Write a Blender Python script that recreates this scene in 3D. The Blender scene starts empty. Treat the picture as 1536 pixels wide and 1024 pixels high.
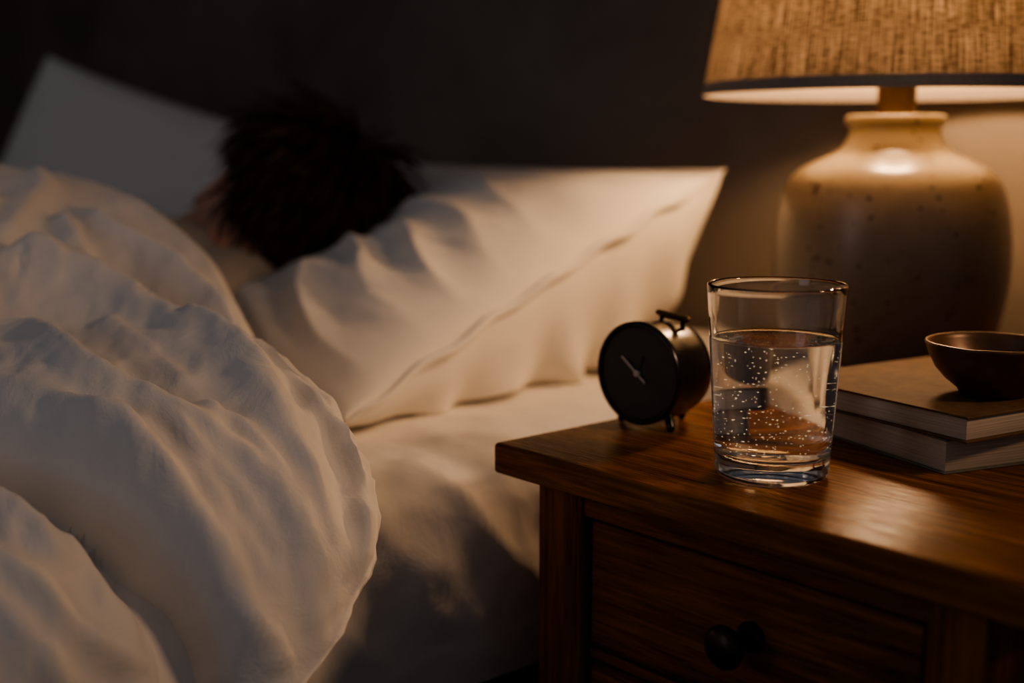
import bpy, bmesh, math, random
import numpy as np
from mathutils import Vector, Matrix, noise

random.seed(7)
rng = np.random.default_rng(7)
scene = bpy.context.scene
col = scene.collection
PI = math.pi

# ------------------------------------------------------------------ object helpers
def link(name, me, mat=None, parent=None, smooth=True):
    o = bpy.data.objects.new(name, me)
    col.objects.link(o)
    if mat is not None and not me.materials:
        me.materials.append(mat)
    if parent is not None:
        o.parent = parent
        o.matrix_parent_inverse = Matrix.Translation(-parent.location) if parent.rotation_euler.z == 0 else parent.matrix_basis.inverted()
    if smooth:
        me.polygons.foreach_set('use_smooth', [True] * len(me.polygons))
    return o

def tag(o, label, cat, group=None, kind=None):
    o['label'] = label
    o['category'] = cat
    if group: o['group'] = group
    if kind: o['kind'] = kind
    return o

def thing(name, label, cat, loc, group=None, rotz=0.0):
    o = bpy.data.objects.new(name, None)
    col.objects.link(o)
    o.location = loc
    o.rotation_euler.z = rotz
    o.empty_display_size = .05
    return tag(o, label, cat, group)

def struct(o):
    o['kind'] = 'structure'
    return o

def mesh(name, verts, faces):
    me = bpy.data.meshes.new(name)
    me.from_pydata([tuple(v) for v in verts], [], [tuple(f) for f in faces])
    me.update()
    return me

def bm_mesh(name, bm):
    me = bpy.data.meshes.new(name)
    bmesh.ops.recalc_face_normals(bm, faces=bm.faces[:])
    bm.to_mesh(me); bm.free()
    return me

def sharp(o, ang=35):
    me = o.data
    me.polygons.foreach_set('use_smooth', [True] * len(me.polygons))
    me.set_sharp_from_angle(angle=math.radians(ang))
    return o

def add_box(bm, lo, hi, bev=0.0, seg=2, mat4=None):
    lo, hi = Vector(lo), Vector(hi)
    b2 = bmesh.new()
    bmesh.ops.create_cube(b2, size=1)
    for v in b2.verts:
        v.co = Vector(((v.co.x + .5) * (hi.x - lo.x) + lo.x, (v.co.y + .5) * (hi.y - lo.y) + lo.y, (v.co.z + .5) * (hi.z - lo.z) + lo.z))
    if bev > 0:
        bmesh.ops.bevel(b2, geom=b2.edges[:], offset=bev, segments=seg, affect='EDGES', profile=.5)
    if mat4 is not None:
        bmesh.ops.transform(b2, matrix=mat4, verts=b2.verts[:])
    merge(bm, b2)

def merge(bm, b2):
    b2.verts.ensure_lookup_table()
    m = {}
    for v in b2.verts: m[v] = bm.verts.new(v.co)
    for f in b2.faces:
        try: bm.faces.new([m[v] for v in f.verts])
        except ValueError: pass
    b2.free()

def lathe(bm, prof, n=64, mat4=None, closed=False):
    """prof: list of (r, z). r == 0 makes a pole."""
    rings = []
    for r, z in prof:
        if r < 1e-7:
            p = Vector((0, 0, z)); rings.append([bm.verts.new(mat4 @ p if mat4 else p)])
        else:
            ring = []
            for i in range(n):
                a = 2 * PI * i / n
                p = Vector((r * math.cos(a), r * math.sin(a), z))
                ring.append(bm.verts.new(mat4 @ p if mat4 else p))
            rings.append(ring)
    pairs = list(zip(rings[:-1], rings[1:]))
    if closed: pairs.append((rings[-1], rings[0]))
    for A, B in pairs:
        for i in range(n):
            j = (i + 1) % n
            if len(A) == 1 and len(B) == 1: continue
            if len(A) == 1: bm.faces.new((A[0], B[i], B[j]))
            elif len(B) == 1: bm.faces.new((A[i], A[j], B[0]))
            else: bm.faces.new((A[i], A[j], B[j], B[i]))

def catmull(P, n=10):
    P = np.asarray(P, float)
    Q = np.vstack([2 * P[0] - P[1], P, 2 * P[-1] - P[-2]])
    out = []
    for i in range(1, len(Q) - 2):
        t = np.linspace(0, 1, n, endpoint=False)[:, None]
        a, b, c, d = Q[i - 1], Q[i], Q[i + 1], Q[i + 2]
        out.append(.5 * ((2 * b) + (-a + c) * t + (2 * a - 5 * b + 4 * c - d) * t * t + (-a + 3 * b - 3 * c + d) * t ** 3))
    return np.vstack(out + [P[-1:]])

def tube(bm, pts, rad, n=10, caps=True):
    """tapered tube with rounded ends; rad: number or list"""
    pts = [Vector(p) for p in pts]
    if not hasattr(rad, '__len__'): rad = [rad] * len(pts)
    rad = list(rad)
    if caps:
        t0 = (pts[0] - pts[1]).normalized(); t1 = (pts[-1] - pts[-2]).normalized()
        P, R = [], []
        for a in (85, 60, 30): P.append(pts[0] + t0 * rad[0] * math.sin(math.radians(a))); R.append(rad[0] * math.cos(math.radians(a)))
        P += pts; R += rad
        for a in (30, 60, 85): P.append(pts[-1] + t1 * rad[-1] * math.sin(math.radians(a))); R.append(rad[-1] * math.cos(math.radians(a)))
        pts, rad = P, R
    rings = []; ref = None
    for i, p in enumerate(pts):
        t = (pts[min(i + 1, len(pts) - 1)] - pts[max(i - 1, 0)]).normalized()
        if ref is None: ref = t.orthogonal().normalized()
        ref = (ref - t * ref.dot(t)).normalized()
        b = t.cross(ref)
        rings.append([bm.verts.new(p + (ref * math.cos(2 * PI * k / n) + b * math.sin(2 * PI * k / n)) * rad[i]) for k in range(n)])
    for A, B in zip(rings[:-1], rings[1:]):
        for k in range(n):
            bm.faces.new((A[k], A[(k + 1) % n], B[(k + 1) % n], B[k]))
    if caps:
        bm.faces.new(rings[0][::-1]); bm.faces.new(rings[-1])

def ellipsoid(bm, c, axes, rad, seg=24, rings=16):
    b2 = bmesh.new()
    bmesh.ops.create_uvsphere(b2, u_segments=seg, v_segments=rings, radius=1)
    for v in b2.verts:
        v.co = Vector(c) + Vector(axes[0]) * v.co.x * rad[0] + Vector(axes[1]) * v.co.y * rad[1] + Vector(axes[2]) * v.co.z * rad[2]
    merge(bm, b2)

def grid_faces(nr, nc, flip=False):
    r, c = np.meshgrid(np.arange(nr - 1), np.arange(nc - 1), indexing='ij')
    a = (r * nc + c).ravel()
    f = np.stack([a, a + 1, a + nc + 1, a + nc], 1)
    return f[:, ::-1] if flip else f

def fbm(p, oct=3):
    return noise.fractal(Vector(p), 1.0, 2.1, oct)

# ------------------------------------------------------------------ materials
def new_mat(name):
    m = bpy.data.materials.new(name); m.use_nodes = True
    nt = m.node_tree; nt.nodes.clear()
    out = nt.nodes.new('ShaderNodeOutputMaterial')
    return m, nt, out

def N(nt, kind, **kw):
    n = nt.nodes.new(kind)
    for k, v in kw.items():
        if k in n.inputs.keys() if hasattr(n.inputs, 'keys') else False: n.inputs[k].default_value = v
        else: setattr(n, k, v)
    return n

def ramp(nt, fac, stops):
    r = nt.nodes.new('ShaderNodeValToRGB')
    e = r.color_ramp.elements
    e[0].position, e[0].color = stops[0][0], (*stops[0][1], 1)
    e[1].position, e[1].color = stops[-1][0], (*stops[-1][1], 1)
    for p, c in stops[1:-1]:
        x = e.new(p); x.color = (*c, 1)
    nt.links.new(fac, r.inputs['Fac'])
    return r.outputs['Color']

def coords(nt, scale=(1, 1, 1), kind='Object', rot=(0, 0, 0)):
    tc = nt.nodes.new('ShaderNodeTexCoord'); mp = nt.nodes.new('ShaderNodeMapping')
    mp.inputs['Scale'].default_value = scale; mp.inputs['Rotation'].default_value = rot
    nt.links.new(tc.outputs[kind], mp.inputs['Vector'])
    return mp.outputs['Vector']

def tex_noise(nt, vec, scale, detail=4, rough=.55, dist=0.0):
    n = nt.nodes.new('ShaderNodeTexNoise')
    n.inputs['Scale'].default_value = scale; n.inputs['Detail'].default_value = detail
    n.inputs['Roughness'].default_value = rough; n.inputs['Distortion'].default_value = dist
    nt.links.new(vec, n.inputs['Vector'])
    return n.outputs['Fac']

def math_n(nt, op, a, b=None):
    m = nt.nodes.new('ShaderNodeMath'); m.operation = op
    for i, v in enumerate((a, b)):
        if v is None: continue
        if isinstance(v, (int, float)): m.inputs[i].default_value = v
        else: nt.links.new(v, m.inputs[i])
    return m.outputs[0]

def bump(nt, h, strength, dist=.002):
    b = nt.nodes.new('ShaderNodeBump'); b.inputs['Strength'].default_value = strength; b.inputs['Distance'].default_value = dist
    nt.links.new(h, b.inputs['Height'])
    return b.outputs['Normal']

def principled(nt, out, **kw):
    p = nt.nodes.new('ShaderNodeBsdfPrincipled')
    for k, v in kw.items():
        s = p.inputs[k]
        if hasattr(v, 'is_linked') or isinstance(v, bpy.types.NodeSocket): nt.links.new(v, s)
        elif isinstance(v, tuple) and len(v) == 3 and s.type == 'RGBA': s.default_value = (*v, 1)
        else: s.default_value = v
    nt.links.new(p.outputs[0], out.inputs['Surface'])
    return p

def m_plain(name, c, rough=.6, metal=0.0, var=.25, scale=40, bmp=.1):
    m, nt, out = new_mat(name)
    v = coords(nt)
    f = tex_noise(nt, v, scale, 5)
    cc = ramp(nt, f, [(.25, tuple(x * (1 - var) for x in c)), (.75, tuple(min(1, x * (1 + var)) for x in c))])
    principled(nt, out, **{'Base Color': cc, 'Roughness': rough, 'Metallic': metal, 'Normal': bump(nt, f, bmp, .0005)})
    return m

def m_cotton(name, c, crumple=.35):
    m, nt, out = new_mat(name)
    v = coords(nt)
    f1 = tex_noise(nt, v, 26, 6, .6, .6)
    f2 = tex_noise(nt, v, 900, 2)
    h = math_n(nt, 'ADD', f1, math_n(nt, 'MULTIPLY', f2, .04))
    cc = ramp(nt, f1, [(.2, tuple(x * .94 for x in c)), (.8, c)])
    principled(nt, out, **{'Base Color': cc, 'Roughness': .85, 'Sheen Weight': .15, 'Specular IOR Level': .2, 'Normal': bump(nt, h, crumple, .006)})
    return m

def m_wood(name, axis='X', dark=(.05, .019, .0065), mid=(.19, .074, .023), light=(.36, .145, .045), rough=.40, coat=.0):
    m, nt, out = new_mat(name)
    s = {'X': (1.6, 26, 26), 'Z': (26, 26, 1.6), 'Y': (26, 1.6, 26)}[axis]
    v = coords(nt, s)
    s2 = {'X': (16, 330, 330), 'Z': (330, 330, 16), 'Y': (330, 16, 330)}[axis]
    v2 = coords(nt, s2)
    a = tex_noise(nt, v, 1.6, 6, .62, 1.2)
    b = tex_noise(nt, v2, 1.0, 3, .6, .2)
    f = math_n(nt, 'ADD', math_n(nt, 'MULTIPLY', a, .6), math_n(nt, 'MULTIPLY', b, .40))
    cc = ramp(nt, f, [(.34, dark), (.5, mid), (.66, light)])
    ro = math_n(nt, 'ADD', rough - .08, math_n(nt, 'MULTIPLY', b, .2))
    principled(nt, out, **{'Base Color': cc, 'Roughness': ro, 'Coat Weight': coat, 'Coat Roughness': .28, 'Specular IOR Level': .035, 'Normal': bump(nt, b, .6, .0009)})
    return m

def m_wall():
    m, nt, out = new_mat('taupe_plaster')
    v = coords(nt)
    a = tex_noise(nt, v, 3.0, 6, .6, .5); b = tex_noise(nt, v, 45, 4)
    cc = ramp(nt, a, [(.3, (.145, .120, .094)), (.7, (.245, .204, .162))])
    h = math_n(nt, 'ADD', a, math_n(nt, 'MULTIPLY', b, .35))
    principled(nt, out, **{'Base Color': cc, 'Roughness': .88, 'Normal': bump(nt, h, .3, .006)})
    return m

def m_ceramic():
    m, nt, out = new_mat('speckled_stoneware')
    v = coords(nt)
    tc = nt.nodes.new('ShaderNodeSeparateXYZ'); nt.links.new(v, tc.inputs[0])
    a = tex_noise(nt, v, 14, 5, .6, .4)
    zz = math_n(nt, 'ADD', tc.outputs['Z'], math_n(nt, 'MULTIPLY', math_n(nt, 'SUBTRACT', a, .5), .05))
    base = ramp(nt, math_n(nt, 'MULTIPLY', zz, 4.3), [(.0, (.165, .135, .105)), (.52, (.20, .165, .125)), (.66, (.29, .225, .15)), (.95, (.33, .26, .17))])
    vo = nt.nodes.new('ShaderNodeTexVoronoi'); vo.inputs['Scale'].default_value = 120; nt.links.new(v, vo.inputs['Vector'])
    big = tex_noise(nt, v, 60, 2)
    spot = math_n(nt, 'LESS_THAN', vo.outputs['Distance'], math_n(nt, 'MULTIPLY', math_n(nt, 'SUBTRACT', big, .44), 1.5))
    mx = nt.nodes.new('ShaderNodeMix'); mx.data_type = 'RGBA'
    nt.links.new(spot, mx.inputs[0]); nt.links.new(base, mx.inputs[6]); mx.inputs[7].default_value = (.07, .045, .025, 1)
    mot = nt.nodes.new('ShaderNodeMix'); mot.data_type = 'RGBA'; mot.blend_type = 'MULTIPLY'; mot.inputs[0].default_value = .6
    nt.links.new(mx.outputs[2], mot.inputs[6]); nt.links.new(ramp(nt, a, [(.3, (.6, .6, .6)), (.7, (1, 1, 1))]), mot.inputs[7])
    principled(nt, out, **{'Base Color': mot.outputs[2], 'Roughness': .3, 'Specular IOR Level': .5, 'Normal': bump(nt, a, .08, .002)})
    return m

def m_shade():
    m, nt, out = new_mat('woven_linen_shade')
    tc = nt.nodes.new('ShaderNodeTexCoord')
    def layer(sx, sy, sc=1.0):
        mp = nt.nodes.new('ShaderNodeMapping'); mp.inputs['Scale'].default_value = (sx, sy, 1)
        nt.links.new(tc.outputs['UV'], mp.inputs['Vector'])
        return tex_noise(nt, mp.outputs['Vector'], sc, 2, .6)
    warp = layer(640, 22); weft = layer(110, 560); blot = layer(12, 50)
    f = math_n(nt, 'ADD', math_n(nt, 'MULTIPLY', warp, .54), math_n(nt, 'ADD', math_n(nt, 'MULTIPLY', weft, .38), math_n(nt, 'MULTIPLY', blot, .08)))
    cc = ramp(nt, f, [(.38, (.11, .08, .055)), (.50, (.32, .25, .18)), (.62, (.55, .46, .35))])
    tr = ramp(nt, f, [(.38, (.025, .015, .008)), (.50, (.105, .074, .044)), (.64, (.27, .20, .13))])
    geo = nt.nodes.new('ShaderNodeNewGeometry')
    inner = nt.nodes.new('ShaderNodeMix'); inner.data_type = 'RGBA'
    nt.links.new(geo.outputs['Backfacing'], inner.inputs[0]); nt.links.new(cc, inner.inputs[6]); inner.inputs[7].default_value = (.72, .62, .46, 1)
    d = nt.nodes.new('ShaderNodeBsdfDiffuse'); nt.links.new(inner.outputs[2], d.inputs['Color'])
    nt.links.new(bump(nt, f, .6, .0015), d.inputs['Normal'])
    t = nt.nodes.new('ShaderNodeBsdfTranslucent'); nt.links.new(tr, t.inputs['Color'])
    mix = nt.nodes.new('ShaderNodeMixShader'); mix.inputs[0].default_value = .42
    nt.links.new(d.outputs[0], mix.inputs[1]); nt.links.new(t.outputs[0], mix.inputs[2])
    nt.links.new(mix.outputs[0], out.inputs['Surface'])
    return m

def m_dielectric(name, ior, color=(1, 1, 1)):
    m, nt, out = new_mat(name)
    principled(nt, out, **{'Base Color': color, 'Roughness': 0.0, 'IOR': ior, 'Transmission Weight': 1.0})
    return m

def m_pages(name, c):
    m, nt, out = new_mat(name)
    v = coords(nt, (8, 8, 1400))
    f = tex_noise(nt, v, 1.0, 3)
    cc = ramp(nt, f, [(.3, tuple(x * .62 for x in c)), (.65, c)])
    principled(nt, out, **{'Base Color': cc, 'Roughness': .9, 'Normal': bump(nt, f, .35, .0006)})
    return m

def m_hair():
    m, nt, out = new_mat('dark_brown_hair')
    v = coords(nt)
    f = tex_noise(nt, v, 45, 3)
    cc = ramp(nt, f, [(.35, (.012, .0075, .0045)), (.7, (.075, .040, .020))])
    principled(nt, out, **{'Base Color': cc, 'Roughness': .5})
    return m

def m_skin():
    m, nt, out = new_mat('skin')
    v = coords(nt)
    f = tex_noise(nt, v, 30, 4)
    cc = ramp(nt, f, [(.3, (.62, .30, .20)), (.7, (.72, .39, .27))])
    principled(nt, out, **{'Base Color': cc, 'Roughness': .5, 'Subsurface Weight': .15, 'Subsurface Radius': (.01, .004, .002), 'Subsurface Scale': .5})
    return m

def m_bulb():
    m, nt, out = new_mat('frosted_bulb_glass')
    e = nt.nodes.new('ShaderNodeEmission'); e.inputs['Color'].default_value = (1, .60, .27, 1); e.inputs['Strength'].default_value = 14
    t = nt.nodes.new('ShaderNodeBsdfTransparent')
    fr = tex_noise(nt, coords(nt), 30, 2)
    mix = nt.nodes.new('ShaderNodeMixShader')
    nt.links.new(math_n(nt, 'ADD', .78, math_n(nt, 'MULTIPLY', fr, .1)), mix.inputs[0])
    nt.links.new(e.outputs[0], mix.inputs[1]); nt.links.new(t.outputs[0], mix.inputs[2])
    nt.links.new(mix.outputs[0], out.inputs['Surface'])
    return m

COTTON = m_cotton('white_cotton_duvet', (.78, .735, .67))
SHEET = m_cotton('white_cotton_sheet', (.78, .73, .66), .25)
PILLOW = m_cotton('white_cotton_pillowcase', (.80, .75, .67), .15)
WOODX = m_wood('walnut_grain_across', 'X')
WOODTOP = m_wood('walnut_top', 'X', (.055, .019, .005), (.20, .078, .018), (.42, .175, .048), .25, .0)
WOODZ = m_wood('walnut_grain_upright', 'Z')
WALL = m_wall()
CERAMIC = m_ceramic()
LINEN = m_shade()
TRIM = m_plain('grey_binding_tape', (.26, .22, .19), .9, 0, .2, 300, .3)
BRASS = m_plain('aged_brass', (.13, .080, .034), .42, .85, .25, 60)
BLACK = m_plain('black_painted_metal', (.013, .012, .011), .27, .25, .2, 80)
DIAL = m_plain('charcoal_dial', (.030, .028, .026), .6, 0, .3, 50)
BRONZE = m_plain('dark_bronze', (.055, .042, .030), .36, .85, .3, 50)
HAND_M = m_plain('pale_clock_hand', (.55, .50, .43), .5, .1, .1, 50)
DIMHAND = m_plain('dark_clock_hand', (.012, .012, .012), .5)
GLASS = m_dielectric('clear_glass', 1.5)
WATER = m_dielectric('clear_water', 1.333)
BUBBLE = m_plain('silvery_glow_bubble', (.85, .82, .75), .12, .9, .05)
b_ = BUBBLE.node_tree.nodes['Principled BSDF']; b_.inputs['Emission Color'].default_value = (1, .74, .45, 1); b_.inputs['Emission Strength'].default_value = .35  # added warm glow stands in for lamp sparkle on the bubbles
TANCOVER = m_plain('tan_cloth_cover', (.14, .074, .026), .75, 0, .35, 90, .3)
GREENCOVER = m_plain('grey_green_cover', (.17, .16, .115), .6, 0, .3, 70)
PAGES = m_pages('cream_page_edges', (.62, .52, .40))
BOWLM = m_plain('dark_bronze_bowl', (.15, .080, .038), .36, .25, .45, 45, .4)
FLOORM = m_wood('dark_floor_boards', 'Y', (.02, .012, .008), (.045, .025, .014), (.07, .04, .022), .4, .1)
DARKWOOD = m_wood('dark_bed_wood', 'Y', (.012, .006, .003), (.03, .014, .006), (.05, .024, .01))
MATTM = m_cotton('mattress_ticking', (.6, .57, .52))
SHIRTM = m_cotton('grey_jersey', (.33, .30, .27), .3)
SKIN = m_skin(); HAIR = m_hair()

# ------------------------------------------------------------------ room
def plane(name, a, b, c, d, mat):
    return struct(link(name, mesh(name, [a, b, c, d], [(0, 1, 2, 3)]), mat, smooth=False))
WY = 1.24
plane('wall_back', (-3.4, WY, 0), (1.2, WY, 0), (1.2, WY, 2.5), (-3.4, WY, 2.5), WALL)
plane('wall_left', (-3.4, -2.6, 0), (-3.4, WY, 0), (-3.4, WY, 2.5), (-3.4, -2.6, 2.5), WALL)
plane('floor', (-3.4, -2.6, 0), (1.2, -2.6, 0), (1.2, WY, 0), (-3.4, WY, 0), FLOORM)

# ------------------------------------------------------------------ bed, mattress, sheet
MZ = .57                      # top of the made mattress
bed = thing('bed', 'wooden bed frame with mattress under the white sheet', 'bed', (-1.6, .2, 0))
bm = bmesh.new(); add_box(bm, (-2.50, -.80, .425), (-.70, 1.18, MZ - .012), .05, 4)
link('mattress', bm_mesh('mattress', bm), MATTM, bed)
bm = bmesh.new()
add_box(bm, (-2.52, -.84, .26), (-.715, -.80, .41), .006); add_box(bm, (-2.52, 1.16, .26), (-.715, 1.2, .41), .006)
add_box(bm, (-.745, -.80, .26), (-.715, 1.16, .41), .006); add_box(bm, (-2.52, -.80, .26), (-2.49, 1.16, .41), .006)
add_box(bm, (-2.49, -.80, .395), (-.745, 1.16, .412), .003)
sharp(link('bed_frame', bm_mesh('bed_frame', bm), DARKWOOD, bed))
for x in (-2.47, -.765):
    for y in (-.77, 1.13):
        bm = bmesh.new(); lathe(bm, [(0, 0), (.022, 0), (.026, .01), (.032, .26), (0, .26)], 16, Matrix.Translation((x, y, 0)))
        sharp(link('leg', bm_mesh('leg', bm), DARKWOOD, bed))

def sheet_mesh():
    # cross-section from the near hem up over the rounded edge, across, and down the far side
    pr = [(-.684, .405), (-.676, .44), (-.673, .48), (-.680, .525), (-.702, .555), (-.745, .568), (-.80, MZ), (-1.1, MZ), (-2.3, MZ), (-2.46, .563), (-2.525, .52), (-2.53, .42)]
    P = catmull(pr, 14)
    seg = np.linalg.norm(np.diff(P, axis=0), axis=1); S = np.r_[0, np.cumsum(seg)]
    s = np.r_[np.arange(0, .42, .005), np.linspace(.42, S[-1], 50)]
    X = np.interp(s, S, P[:, 0]); Z = np.interp(s, S, P[:, 1])
    dx, dz = np.gradient(X, s), np.gradient(Z, s)
    nx, nz = dz, -dx           # outward: away from the mattress
    L = np.hypot(nx, nz); nx, nz = nx / L, nz / L
    ys = np.r_[np.linspace(-.82, .25, 40, endpoint=False), np.arange(.25, 1.19, .006)]
    V = []
    for y in ys:
        for i in range(len(s)):
            k = s[i]
            d = 0
            if k < .6:
                w = math.exp(-((k - .14) / .16) ** 2)
                # diagonal drag wrinkles sliding down the corner of the mattress
                q = y * 1.0 + k * .55
                d += .0045 * w * (.5 - 1.3 * abs(math.sin(q * 36 + 3.5 * fbm((y * 3, k * 3, 2.2), 2)))) * (.3 + 1.4 * abs(fbm((y * 4, k * 5, 7), 2)))
                rd = 1 - 2 * abs(noise.noise(Vector((y * 17 + k * 9, k * 13 - y * 9, 5.5))))
                d += .0030 * w * rd * abs(rd)
                d += .004 * w * fbm((y * 7 + k * 5, k * 16 - y * 3, 1.3), 3)
                d += .0022 * fbm((y * 30, k * 30, 4), 2) * w
            top = min(1, max(0, (k - .16) / .1))
            d += .0025 * top * fbm((y * 6 + X[i] * 3, X[i] * 12, 9.1), 3)
            x, z = X[i] + nx[i] * d, Z[i] + nz[i] * d
            if k < .03: z += .008 * fbm((y * 5, .3, 3), 2) * (1 - k / .03)
            V.append((x, y, z))
    me = mesh('bed_sheet', V, grid_faces(len(ys), len(s)))
    return me
sh = link('bed_sheet', sheet_mesh(), SHEET)
tag(sh, 'white fitted cotton sheet stretched over the mattress beside the nightstand', 'sheet')

# ------------------------------------------------------------------ pillows
def pillow_mesh(name, A, B, C, D, tt, tb, top_fn=None, bot_fn=None, n=(130, 110), bow=.02, wr=.006, seed=0.0, stripes=True):
    """A near-front, B near-back, C far-back, D far-front; u runs A->D, v runs A->B."""
    A, B, C, D = [Vector(p) for p in (A, B, C, D)]
    nu, nv = n
    us = .5 - .5 * np.cos(np.linspace(0, PI, nu)); vs = .5 - .5 * np.cos(np.linspace(0, PI, nv))
    us = .5 * us + .5 * np.linspace(0, 1, nu); vs = .5 * vs + .5 * np.linspace(0, 1, nv)
    nrm = (D - A).cross(B - A).normalized()
    if nrm.z < 0: nrm = -nrm
    if abs(nrm.z) < .5 and nrm.y > 0: nrm = -nrm
    V = {}; top = []; bot = []
    def prof(u, v):
        a = max(0, 1 - abs(2 * u - 1) ** 2.6); b = max(0, 1 - abs(2 * v - 1) ** 2.6)
        return (a ** .55) * (b ** .55)
    for i, u in enumerate(us):
        for j, v in enumerate(vs):
            p = (A * (1 - u) + D * u) * (1 - v) + (B * (1 - u) + C * u) * v
            # seams pulled in between the corners
            eu = bow * (4 * v * (1 - v)) * (1 - 2 * u); ev = bow * (4 * u * (1 - u)) * (1 - 2 * v)
            p = p + (D - A).normalized() * eu + (B - A).normalized() * ev
            k = prof(u, v)
            edge = min(1, 5 * min(u, 1 - u, v, 1 - v))
            w = 0
            if stripes:
                fall = math.exp(-(u / .42) ** 2)
                w = wr * fall * (.6 - 1.5 * abs(math.sin(v * 27 + 2.6 * fbm((u * 2.6 + seed, v * 3, .7), 2) - u * 7)) ** .8) * (.5 + 1.3 * abs(fbm((u * 3, v * 5 + seed, 3), 2)))
                w += wr * .8 * fbm((u * 3.2 + seed, v * 11 + u * 3, 5.1), 3)
            else:
                w = wr * fbm((u * 4 + seed, v * 4, 5.1), 3)
            pt = p + nrm * (tt * k + w * edge * (.35 + .65 * k))
            pb = p - nrm * (tb * k) + nrm * w * .6 * edge * (1 if (u < .12) else .4)
            if top_fn: pt = top_fn(pt, u, v, k, p)
            if bot_fn: pb = bot_fn(pb, u, v, k, p)
            top.append(pt); bot.append(pb)
    F = [tuple(f) for f in grid_faces(nu, nv)] + [tuple(int(x) + nu * nv for x in f[::-1]) for f in grid_faces(nu, nv)]
    bm = bmesh.new()
    vv = [bm.verts.new(p) for p in top + bot]
    for f in F: bm.faces.new([vv[x] for x in f])
    bmesh.ops.remove_doubles(bm, verts=bm.verts[:], dist=.0004)
    return bm_mesh(name, bm)

HEAD_C = Vector((-1.217, .732, .707))
def near_top(pt, u, v, k, p):
    # the head presses a hollow, and the back of the pillow stays flat along the top seam
    dx, dy = pt.x - HEAD_C.x, pt.y - HEAD_C.y
    pt.z -= .075 * math.exp(-((dx / .15) ** 2 + (dy / .15) ** 2)) * k
    lim = .772
    if pt.z > lim - .02:
        e = (pt.z - (lim - .02)) / .02
        pt.z = lim - .02 + .02 * (1 - math.exp(-e))
    return pt
def near_bot(pb, u, v, k, p):
    drop = k ** .75
    z = p.z - (.085 + .17 * v) * drop
    fl = MZ + .004 + .003 * math.sin(v * 20)
    pb.z = max(z, fl) + (pb.z - (p.z - .06 * k)) * 0
    if u < .3:                         # the end panel bellies out under the seam
        belly = math.sin(min(1, u / .3) * PI) ** .8 * (v ** .8) * (1 - v) ** .35
        pb.x += .085 * belly
        pb.x -= .30 * u * math.exp(-(u / .035) ** 2)
        pb.x += .020 * math.sin(v * 38 + 3 * fbm((v * 3, u * 4, 1), 2)) * math.sin(min(1, u / .3) * PI) * (1 - abs(2 * v - 1) ** 4)
    return pb
pm = pillow_mesh('pillow', (-.800, .525, .588), (-.870, 1.052, .771), (-1.56, 1.07, .772), (-1.50, .56, .60), .075, .06, near_top, near_bot, (150, 150), .012, .013, 1.7)
pil = tag(link('pillow', pm, PILLOW), 'plump white pillow with a seamed edge under the dark haired head', 'pillow', 'white pillows')
# raised piping along the end seam
def seam_pts(me_pts): return me_pts
bm = bmesh.new()
A_, B_ = Vector((-.800, .525, .588)), Vector((-.870, 1.052, .771))
pts = []
for k in range(60):
    v = k / 59
    p = A_.lerp(B_, v) + Vector((-1, 0.05, .02)).normalized() * (.012 * 4 * v * (1 - v) - .004)
    p += Vector((.002 * math.sin(v * 30), 0, .0022 * math.sin(v * 41 + 1) * (1 if 0.03 < v < .97 else 0)))
    pts.append(p)
tube(bm, pts, [.0008 + .0034 * min(1, 6 * min(k, 59 - k) / 59) for k in range(60)], 8)
link('seam', bm_mesh('seam', bm), PILLOW, pil)

fm = pillow_mesh('pillow', (-1.62, .95, .585), (-1.64, 1.06, .79), (-2.17, .845, .945), (-2.28, .72, .60), .075, .06, None, lambda pb, u, v, k, p: Vector((pb.x, pb.y, max(pb.z, MZ + .004))), (70, 60), .012, .006, 4.2, False)
fp = tag(link('pillow', fm, PILLOW), 'white pillow standing up in shadow at the far side, behind the dark haired head', 'pillow', 'white pillows')

# ------------------------------------------------------------------ duvet
PROF = [(-.606, .20), (-.596, .33), (-.594, .43), (-.603, .50), (-.625, .55), (-.665, .588), (-.72, .612), (-.80, .630), (-.90, .652), (-1.0, .700), (-1.1, .747), (-1.2, .772), (-1.3, .777), (-1.45, .75), (-1.6, .69), (-1.8, .65), (-2.1, .635), (-2.45, .62), (-2.54, .55), (-2.57, .3)]
T1 = [(2624, 300), (2000, 480), (1300, 440), (1130, 440), (1040, 455), (996, 466), (976, 492), (934, 513), (857, 524), (767, 533), (643, 502), (555, 466), (522, 463), (482, 460), (448, 460), (417, 450), (385, 439), (371, 435), (351, 424), (331, 401), (310, 373), (297, 350), (270, 325), (200, 300), (0, 280)]
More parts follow.
